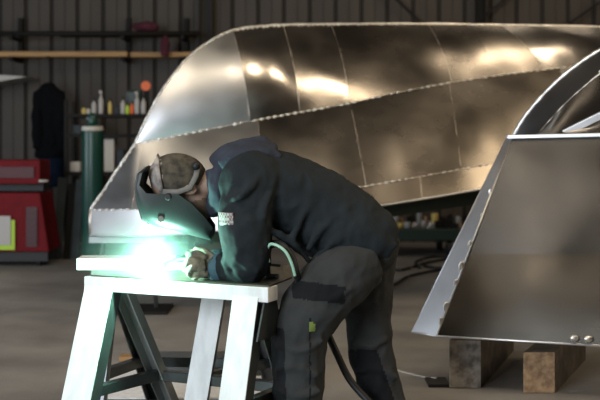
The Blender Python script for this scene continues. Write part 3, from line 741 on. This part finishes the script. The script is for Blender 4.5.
# torch, cables
to = empty('welding_torch', P(185, 262, 5.2), 'black welding torch held in the leather gloves', 'welding torch')
bm = new(); tube(bm, smoothpts([P(205, 262, 5.19), P(190, 259, 5.20), P(177, 259, 5.22)], 5), m(4.0), 12); link('handle', bm, BLACK, to, True)
bm = new(); tube(bm, smoothpts([P(177, 259, 5.22), P(168, 262, 5.19), P(163, 266, 5.15)], 5), m(2.2), 10, rs=None); link('neck', bm, SEAM, to, True)
bm = new(); tube(bm, [P(165, 264.5, 5.16), P(158.5, 269.5, 5.135)], m(3), 12); link('nozzle', bm, SEAM, to, True)
bm = new(); tube(bm, smoothpts([P(205, 262, 5.19), P(232, 268, 5.2), P(258, 262, 5.18), P(266, 248, 5.02), P(280, 244, 4.93), P(292, 258, 4.90), P(297, 276, 4.92), P(306, 296, 5.15), P(322, 322, 5.19), P(336, 352, 5.15), P(350, 380, 5.15), P(372, 405, 5.12), P(400, 436, 5.1), P(440, 452, 5.2)], 8), .017, 10)
tag(link('torch_cable', bm, BLACK, smooth=True), 'black torch cable looping from the gloves down behind the near leg', 'cable')
bm = new(); tube(bm, smoothpts([P(269, 262, 4.93), P(267, 250, 4.91), P(272, 244, 4.89), P(284, 250, 4.87), P(291, 262, 4.87), P(295, 276, 4.88)], 8), .007, 8)
tag(link('gas_hose', bm, GREENHOSE, smooth=True), 'pale green hose looped below the welder\'s chest', 'hose')
cl = empty('clamp', (P(274, 0, 5.1).x, 5.1, .7625), 'small steel clamp on the plate beside the elbow', 'clamp')
zt = .7625
bm = new(); x = P(272, 0, 5.1).x; box(bm, x - .03, x + .03, 5.08, 5.12, zt, zt + .02); bevel(bm, .004); link('base', bm, STEELG, cl)
bm = new(); tube(bm, [(x - .015, 5.1, zt + .02), (x - .015, 5.1, zt + .07)], .008, 8); link('screw', bm, STEELG, cl, True)
bm = new(); tube(bm, [(x - .045, 5.1, zt + .065), (x + .04, 5.09, zt + .055)], .006, 8); link('handle', bm, STEELG, cl, True)

# ------------------------------------------------------------------ background: left wall side
def pbox(name, px0, px1, py0, py1, Y0, Y1, mt, parent=None, bev=.01):
    bm = new(); a = P(px0, py0, Y0); b = P(px1, py1, Y0); box(bm, a.x, b.x, Y0, Y1, max(0, b.z), a.z)
    if bev: bevel(bm, bev, 1)
    return link(name, bm, mt, parent)
rk = empty('wall_rack', (P(100, 0, 14.7).x, 14.7, 2.3), 'black steel bracket rack high on the ribbed wall', 'rack')
for px in (20, 128, 186):
    bm = new(); a = P(px, 18, 14.9); b = P(px, 62, 14.9)
    box(bm, a.x - .03, a.x + .03, 14.9, 14.985, b.z, a.z); box(bm, a.x - .03, a.x + .03, 14.4, 14.92, P(0, 57.5, 14.6).z - .05, P(0, 57.5, 14.6).z); box(bm, a.x - .025, a.x + .025, 14.4, 14.92, P(0, 37, 14.6).z - .04, P(0, 37, 14.6).z)
    link('bracket', bm, DARKFRAME, rk)
zr = P(0, 57.5, 14.6).z; zr2 = P(0, 37, 14.6).z
for i, (p0, p1, Y, h, lb) in enumerate(((-40, 127, 14.45, .07, 'long pale timber plank on the wall rack, left of the red cloth'), (130, 200, 14.52, .065, 'shorter pale timber plank end on the rack beside the hull'))):
    bm = new(); a = P(p0, 0, Y).x; b = P(p1, 0, Y).x; box(bm, a, b, Y, Y + .2, zr, zr + h); bevel(bm, .006, 1)
    tag(link('timber_plank', bm, TIMBER), lb, 'plank', 'timber planks on the wall rack')
for i, (Y, p0, p1, lb) in enumerate(((14.5, -60, 200, 'front dark steel pipe on the rack above the timber planks'), (14.66, 60, 196, 'rear dark steel pipe on the rack above the timber planks'))):
    bm = new(); tube(bm, [(P(p0, 0, Y).x, Y, zr2 + .035), (P(p1, 0, Y).x, Y, zr2 + .035)], .034, 10)
    tag(link('steel_pipe', bm, DARKFRAME, smooth=True), lb, 'pipe', 'steel pipes on the wall rack')
bm = new(); c = P(140, 33, 14.55); c.z = zr2 + .12
for q in range(7): ell(bm, c + Vector((random.uniform(-.16, .16), random.uniform(-.03, .05), random.uniform(-.03, .04))), (.10, .06, .05), seg=12)
tag(fuse('cloth_bundle', bm, [PINK], None, .02, 3, disp=.02, dsize=.08), 'dark red cloth bundle heaped on the rack pipes', 'cloth')
bm = new(); c = P(165, 44, 14.4)
tube(bm, [c + Vector((0, .04, .1)), c, c - Vector((0, 0, .16))], .05, 10, rs=[.03, .07, .05]); 
tag(fuse('rag', bm, [PINK], None, .015, 3, disp=.015, dsize=.06), 'small magenta rag hanging from the rack near the hull', 'rag')
# hanging coat
co = empty('hanging_coat', P(50, 80, 14.3), 'long black coat hanging on the wall at the left, above the red chests', 'coat')
bm = new()
for a in ([(49, 84, 14.35, 6, .06), (48, 96, 14.3, 13, .10), (50, 125, 14.3, 13, .12), (50, 158, 14.3, 15, .14)], [(39, 92, 14.25, 5), (37, 120, 14.2, 5), (38, 148, 14.2, 4.5)], [(59, 92, 14.3, 5), (62, 120, 14.25, 5), (62, 150, 14.25, 4.5)]):
    chain(bm, a, 14)
fuse('coat_body', bm, [COAT], co, .02, 4, disp=.025, dsize=.15)
bm = new(); chain(bm, [(50, 150, 14.3, 12, .12), (52, 165, 14.3, 13, .12), (53, 186, 14.3, 13, .13)], 14); fuse('overalls', bm, [NAVYC], co, .02, 4, disp=.025, dsize=.15)
bm = new(); tube(bm, smoothpts([P(50, 86, 14.35), P(50, 66, 14.5), P(49, 58, 14.5), P(47, 57, 14.4)], 4), .012, 6); link('hanger', bm, DARKFRAME, co)
bm = new(); a = P(-30, 0, 14.5).x; b = P(31, 0, 14.5).x; z = P(0, 79, 14.5).z
hexa(bm, [(a, 14.3, z - .12), (b - .3, 14.3, z - .03), (b - .3, 14.98, z - .03), (a, 14.98, z - .12), (a, 14.3, z + .07), (b, 14.3, z + .02), (b, 14.98, z + .02), (a, 14.98, z + .07)])
tag(link('wall_shelf', bm, WHITE), 'white shelf end jutting in from the left edge of the photo', 'shelf')
# rack with bottles
sh_ = empty('storage_shelf', (P(115, 0, 13.6).x, 13.6, 0), 'dark steel shelf unit full of bottles beside the gas cylinder', 'shelf unit')
xa, xb = P(66, 0, 13.4).x, P(190, 0, 13.4).x
for x in (xa, xb):
    for y in (13.4, 13.85):
        bm = new(); box(bm, x - .02, x + .02, y - .02, y + .02, 0, P(0, 100, 13.4).z); link('post', bm, DARKFRAME, sh_)
ztop = P(0, 114, 13.4).z
levels = [ztop, P(0, 134, 13.4).z, P(0, 172, 13.4).z, P(0, 222, 13.4).z]
for z in levels:
    bm = new(); box(bm, xa, xb, 13.36, 13.9, z - .04, z); link('shelf', bm, DARKFRAME, sh_)
def bottle(px, hpx, wpx, mt, label, shape=0, Y=13.5, z=ztop):
    x = P(px, 0, Y).x; h = hpx * Y / F; w = wpx * Y / F / 2; e = empty('bottle', (x, Y, z), label, 'bottle', 'bottles on the shelf unit')
    bm = new(); lathe(bm, (x, Y, z + .001), [(w * .9, 0), (w, h * .05), (w, h * .62), (w * .45, h * .74), (w * .4, h * .84)], 12); link('bottle_body', bm, mt, e, True)
    bm = new(); lathe(bm, (x, Y, z + .001 + h * .84), [(w * .5, 0), (w * .5, h * .14), (w * .35, h * .16)], 12); link('bottle_cap', bm, WHITE if shape else BLACK, e, True)
    if shape:
        bm = new(); prism(bm, (x - w * .9, Y, z + h * .97), (x + w * .3, Y, z + h * 1.0), (0, 1, 0), up, w * .4, h * .08); link('trigger', bm, WHITE, e)
bot = [(84, 8, 5, YEL, 'small yellow jar at the left end of the bottle shelf', 0), (88.5, 7, 4, GREYW, 'second small pale jar at the left end of the bottle shelf', 0), (94, 16, 5, WHITE, 'pinkish white bottle left of the tall spray bottle', 0),
       (101, 23, 5, WHITE, 'tall white spray bottle above the gas cylinder', 1), (106, 9, 4, DARKFRAME, 'short dark can right of the tall spray bottle', 0), (110, 16, 4, YEL, 'slim yellow-brown bottle in the middle of the shelf', 0), (117, 9, 4, BOARD, 'short grey can in the gap in the middle of the shelf', 0),
       (123, 17, 5, WHITE, 'white bottle left of the green one', 0), (127.5, 11, 4, LIME, 'small lime green bottle between two white ones', 0), (132, 13, 4, ORANGE, 'small orange-red bottle right of the lime one', 0), (137, 22, 5, WHITE, 'tall white bottle under the orange disc', 1), (143.5, 19, 5, WHITE, 'last white bottle beside the hull edge', 0)]
for b_ in bot: bottle(b_[0], b_[1], b_[2], b_[3], b_[4], b_[5])
bm = new(); bmesh.ops.create_cone(bm, cap_ends=True, segments=20, radius1=.06, radius2=.06, depth=.05, matrix=Matrix.Translation((P(146, 0, 13.72).x, 13.72, P(0, 86, 13.72).z)) @ Matrix.Rotation(math.pi / 2, 4, 'X')); 
og = empty('grinder', (P(142, 0, 13.72).x, 13.72, ztop), 'dark tool with a round orange disc behind the white bottles', 'power tool')
link('disc', bm, ORANGE, og)
bm = new(); box(bm, P(126, 0, 13.7).x, P(141, 0, 13.7).x, 13.68, 13.8, ztop, P(0, 90, 13.7).z); bevel(bm, .03, 2); link('motor_body', bm, DGREEN, og)
bm = new(); box(bm, P(144, 0, 13.7).x, P(148, 0, 13.7).x, 13.74, 13.80, ztop, P(0, 86, 13.7).z); link('stand_post', bm, DARKFRAME, og)
def onshelf(name, px0, px1, hpx, lv, mt, label, cat, grp=None, Y=13.45):
    z = levels[lv]; bm = new(); box(bm, P(px0, 0, Y).x, P(px1, 0, Y).x, Y, Y + .2, z + .001, z + hpx * Y / F); bevel(bm, .006, 1)
    tag(link(name, bm, mt), label, cat, grp)
onshelf('cardboard_box', 104, 114, 33, 2, GREYW, 'pale upright card box right of the gas cylinder', 'box')
onshelf('cardboard_box', 117, 124, 22, 2, BOARD, 'grey-blue box right of the pale card box', 'box')
onshelf('parts_bin', 70, 80, 10, 2, GREYW, 'small beige parts bin left of the gas cylinder', 'bin')
onshelf('parts_bin', 72, 81, 9, 1, BOARD, 'dark parts bin on the shelf above the beige bin', 'bin')
onshelf('parts_bin', 88, 102, 14, 3, RED, 'red parts bin low behind the gas cylinder', 'bin')
for px, r in ((76, 5.5),):
    bm = new(); pts = [P(px, 0, 13.5).xy.to_3d() + Vector((math.cos(k / 16 * 2 * math.pi) * r * .0123, 0, levels[2] + .13 + .09 + math.sin(k / 16 * 2 * math.pi) * r * .0123)) for k in range(17)]
# gas cylinder
gx = P(92.5, 0, 12.0).x; gc = empty('gas_cylinder', (gx, 12.0, 0), 'tall dark green gas cylinder with a white collar, left of the hull bow', 'gas cylinder')
zt = P(0, 124, 12).z; bm = new(); lathe(bm, (gx, 12, 0), [(.10, 0), (.115, .02), (.115, zt - .10), (.105, zt - .04), (.08, zt - .005)], 24); link('cylinder_body', bm, GREEN, gc, True)
bm = new(); lathe(bm, (gx, 12, zt - .075), [(.1155, 0), (.118, .01), (.118, .04), (.1125, .05)], 24); link('collar', bm, GREYW, gc, True)
bm = new(); lathe(bm, (gx, 12, zt - .01), [(.05, 0), (.055, .02), (.055, .09), (.04, .12), (.02, .13)], 16); link('valve_guard', bm, GREEN, gc, True)
bm = new(); tube(bm, [(gx - .06, 11.98, zt + .06), (gx + .02, 11.98, zt + .06)], .018, 8); link('valve', bm, STEELG, gc, True)
# red chests
def chest(name, px0, px1, py0, py1, Y, depth, label, slant=0, nd=0):
    a = P(px0, py0, Y); b = P(px1, py1, Y); z0 = max(.0, b.z)
    e = empty(name, ((a.x + b.x) / 2, Y + depth / 2, z0), label, 'tool chest')
    bm = new(); box(bm, a.x, b.x, Y, Y + depth, z0, a.z)
    for v in bm.verts:
        if v.co.z > z0 + .01 and v.co.x > (a.x + b.x) / 2: v.co.x -= slant
    bevel(bm, .015, 2); link('cabinet', bm, RED, e)
    return e, a, b, z0
e, a, b, z0 = chest('tool_chest', -60, 49, 193, 252, 12.1, .6, 'lower red steel cabinet with a white and lime sheet on it', slant=.10)
bm = new(); box(bm, P(26, 0, 12.08).x, P(37, 0, 12.08).x, 12.085, 12.10, P(0, 247, 12.08).z, P(0, 207, 12.08).z)
for k in range(6):
    z = P(0, 211 + k * 6, 12.08).z; box(bm, P(27, 0, 12.07).x, P(36, 0, 12.07).x, 12.075, 12.09, z - .02, z)
link('vent_panel', bm, mat('dark_red_vent', (.05, .008, .012), rough=.5), e)
bm = new(); box(bm, P(-60, 0, 12.12).x, P(47, 0, 12.12).x, 12.15, 12.6, .06, P(0, 252, 12.1).z + .01); link('plinth', bm, BLACK, e)
for px in (-40, 36):
    for yy in (12.25, 12.5):
        bm = new(); bmesh.ops.create_cone(bm, cap_ends=True, segments=14, radius1=.05, radius2=.05, depth=.04, matrix=Matrix.Translation((P(px, 0, 12.1).x, yy, .05)) @ Matrix.Rotation(math.pi / 2, 4, 'Y')); link('castor', bm, BLACK, e)
bm = new(); box(bm, P(-20, 0, 12.07).x, P(14.5, 0, 12.07).x, 12.078, 12.0838, P(0, 250, 12.07).z, P(0, 220, 12.07).z); s_ = link('notice_sheet', bm, LIME, e); s_['label'] = 'lime-edged notice sheet'
bm = new(); box(bm, P(-20, 0, 12.07).x, P(10.5, 0, 12.07).x, 12.066, 12.0775, P(0, 245, 12.07).z, P(0, 216, 12.07).z); link('paper', bm, WHITE, s_)
e, a, b, z0 = chest('tool_chest', -60, 40, 160, 184, 12.15, .5, 'upper red tool chest with a dark drawer front, above the lower cabinet')
bm = new(); box(bm, P(-10, 0, 12.1).x, P(33, 0, 12.1).x, 12.13, 12.15, P(0, 178, 12.1).z, P(0, 167, 12.1).z); link('drawer', bm, mat('dark_red_drawer', (.06, .006, .01), rough=.5), e)
bm = new(); box(bm, P(-60, 0, 12.1).x, P(39, 0, 12.1).x, 12.3, 12.6, P(0, 193.2, 12.1).z + .016, z0); link('plinth', bm, BLACK, e)
bm = new(); tube(bm, [P(39, 181, 12.12), P(48, 181, 12.12)], .014, 8); link('handle', bm, GREYW, e, True)
# boards leaning against the wall
for i, (px, w, hh, mt, lb) in enumerate(((56, 9, 178, BOARD, 'blue-grey board leaning next to the red cabinet'), (66, 7, 184, DARKFRAME, 'black board leaning between two blue-grey boards'), (74, 8, 180, BOARD, 'blue-grey board leaning left of the gas cylinder'))):
    bm = new(); a = P(px - w / 2, 0, 12.9).x; b = P(px + w / 2, 0, 12.9).x; z = P(0, hh, 13.1).z
    hexa(bm, [(a, 12.9, 0), (b, 12.9, 0), (b, 12.94, 0), (a, 12.94, 0), (a, 13.26, z), (b, 13.26, z), (b, 13.30, z), (a, 13.30, z)])
    tag(link('board', bm, mt), lb, 'board', 'boards leaning on the shelf unit')

# ------------------------------------------------------------------ background: low green trailer bed with clutter, floor cables
tb = empty('platform_trolley', (P(440, 0, 13.5).x, 13.5, 0), 'low dark green trolley bed behind the hull, heaped with scrap parts', 'trolley')
xa, xb = P(340, 0, 13.1).x, P(560, 0, 13.1).x; zb = P(0, 229, 13.1).z
bm = new(); box(bm, xa, xb, 13.1, 14.2, zb - .14, zb); bevel(bm, .01, 1); link('deck', bm, DGREEN, tb)
for x in (xa + .2, (xa + xb) / 2, xb - .2):
    for y in (13.2, 14.1):
        bm = new(); bmesh.ops.create_cone(bm, cap_ends=True, segments=16, radius1=(zb - .14) / 2, radius2=(zb - .14) / 2, depth=.06, matrix=Matrix.Translation((x, y, (zb - .14) / 2)) @ Matrix.Rotation(math.pi / 2, 4, 'Y')); link('wheel', bm, BLACK, tb)
kinds = [('grey metal offcut', 'metal_offcut', STEELG, 'offcut'), ('pale plastic tub', 'plastic_tub', STEELP, 'tub'), ('rusty brown bracket', 'steel_bracket', TIMBER3, 'bracket'), ('dark steel box', 'steel_box', DARKFRAME, 'box'), ('olive parts tin', 'parts_tin', YEL, 'tin')]
order = ['first', 'second', 'third', 'fourth', 'fifth', 'sixth', 'seventh', 'eighth', 'ninth', 'tenth', 'eleventh', 'twelfth']
cnt = {}
for i in range(26):
    px = 392 + i * 3.9; k = random.choice([0, 0, 1, 2, 3, 3, 4]); desc, nm, mt, cat = kinds[k]
    cnt[k] = cnt.get(k, -1) + 1
    Y = 13.18 + random.random() * .12 + (i % 2) * .3; x = P(px, 0, Y).x; w = random.uniform(.03, .05) ; h = random.uniform(.05, .11) + (.05 if i % 2 else 0)
    bm = new()
    if k in (1, 4): lathe(bm, (x, Y, zb + .001), [(w * .8, 0), (w, h * .2), (w, h * .9), (w * .9, h)], 10)
    elif k == 2: box(bm, x - w, x + w, Y, Y + .05, zb + .001, zb + .03); box(bm, x - w, x - w + .03, Y, Y + .05, zb + .03, zb + h)
    elif k == 0: hexa(bm, [(x - w, Y, zb + .001), (x + w, Y, zb + .001), (x + w, Y + .1, zb + .001), (x - w, Y + .1, zb + .001), (x - w * .4, Y + .02, zb + h), (x + w * .9, Y, zb + h * .8), (x + w * .9, Y + .08, zb + h * .8), (x - w * .4, Y + .08, zb + h)])
    else: box(bm, x - w, x + w, Y, Y + .12, zb + .001, zb + h * .9); box(bm, x - w * .5, x + w * .5, Y, Y + .05, zb + h * .9, zb + h)
    c_ = cnt[k]
    side = order[c_] if c_ < 12 else 'last'
    tag(link(nm, bm, mt, smooth=(k in (1, 4))), '%s on the green trolley, %s of its sort counted from the welder' % (desc, side), cat, 'scrap parts on the green trolley')
for i, (pts, lb) in enumerate((([(380, 262), (398, 270), (430, 262), (460, 258), (480, 262), (500, 268)], 'far black cable lying across the floor under the trolley side'),
                               ([(380, 290), (396, 284), (410, 276), (440, 270), (470, 268), (520, 272)], 'nearer thick black cable lying across the floor right of the welder'),
                               ([(420, 268), (416, 262), (432, 257), (452, 257), (470, 261), (462, 266), (440, 268), (424, 266)], 'loop of black cable on the floor between the two hulls'))):
    bm = new(); w_ = []
    for px, py in pts:
        Y = (CAMZ - .016) * F / (py - 140); w_.append(Vector(((px - 300) / F * Y, Y, .016 + i * .001)))
    tube(bm, smoothpts(w_, 8), .015, 8); tag(link('floor_cable', bm, BLACK, smooth=True), lb, 'cable', 'cables on the floor')
bm = new(); w_ = [P(392, 232, 5.33), P(397, 248, 5.36), P(398, 262, 5.4), P(393, 276, 5.4), P(386, 286, 5.38)]
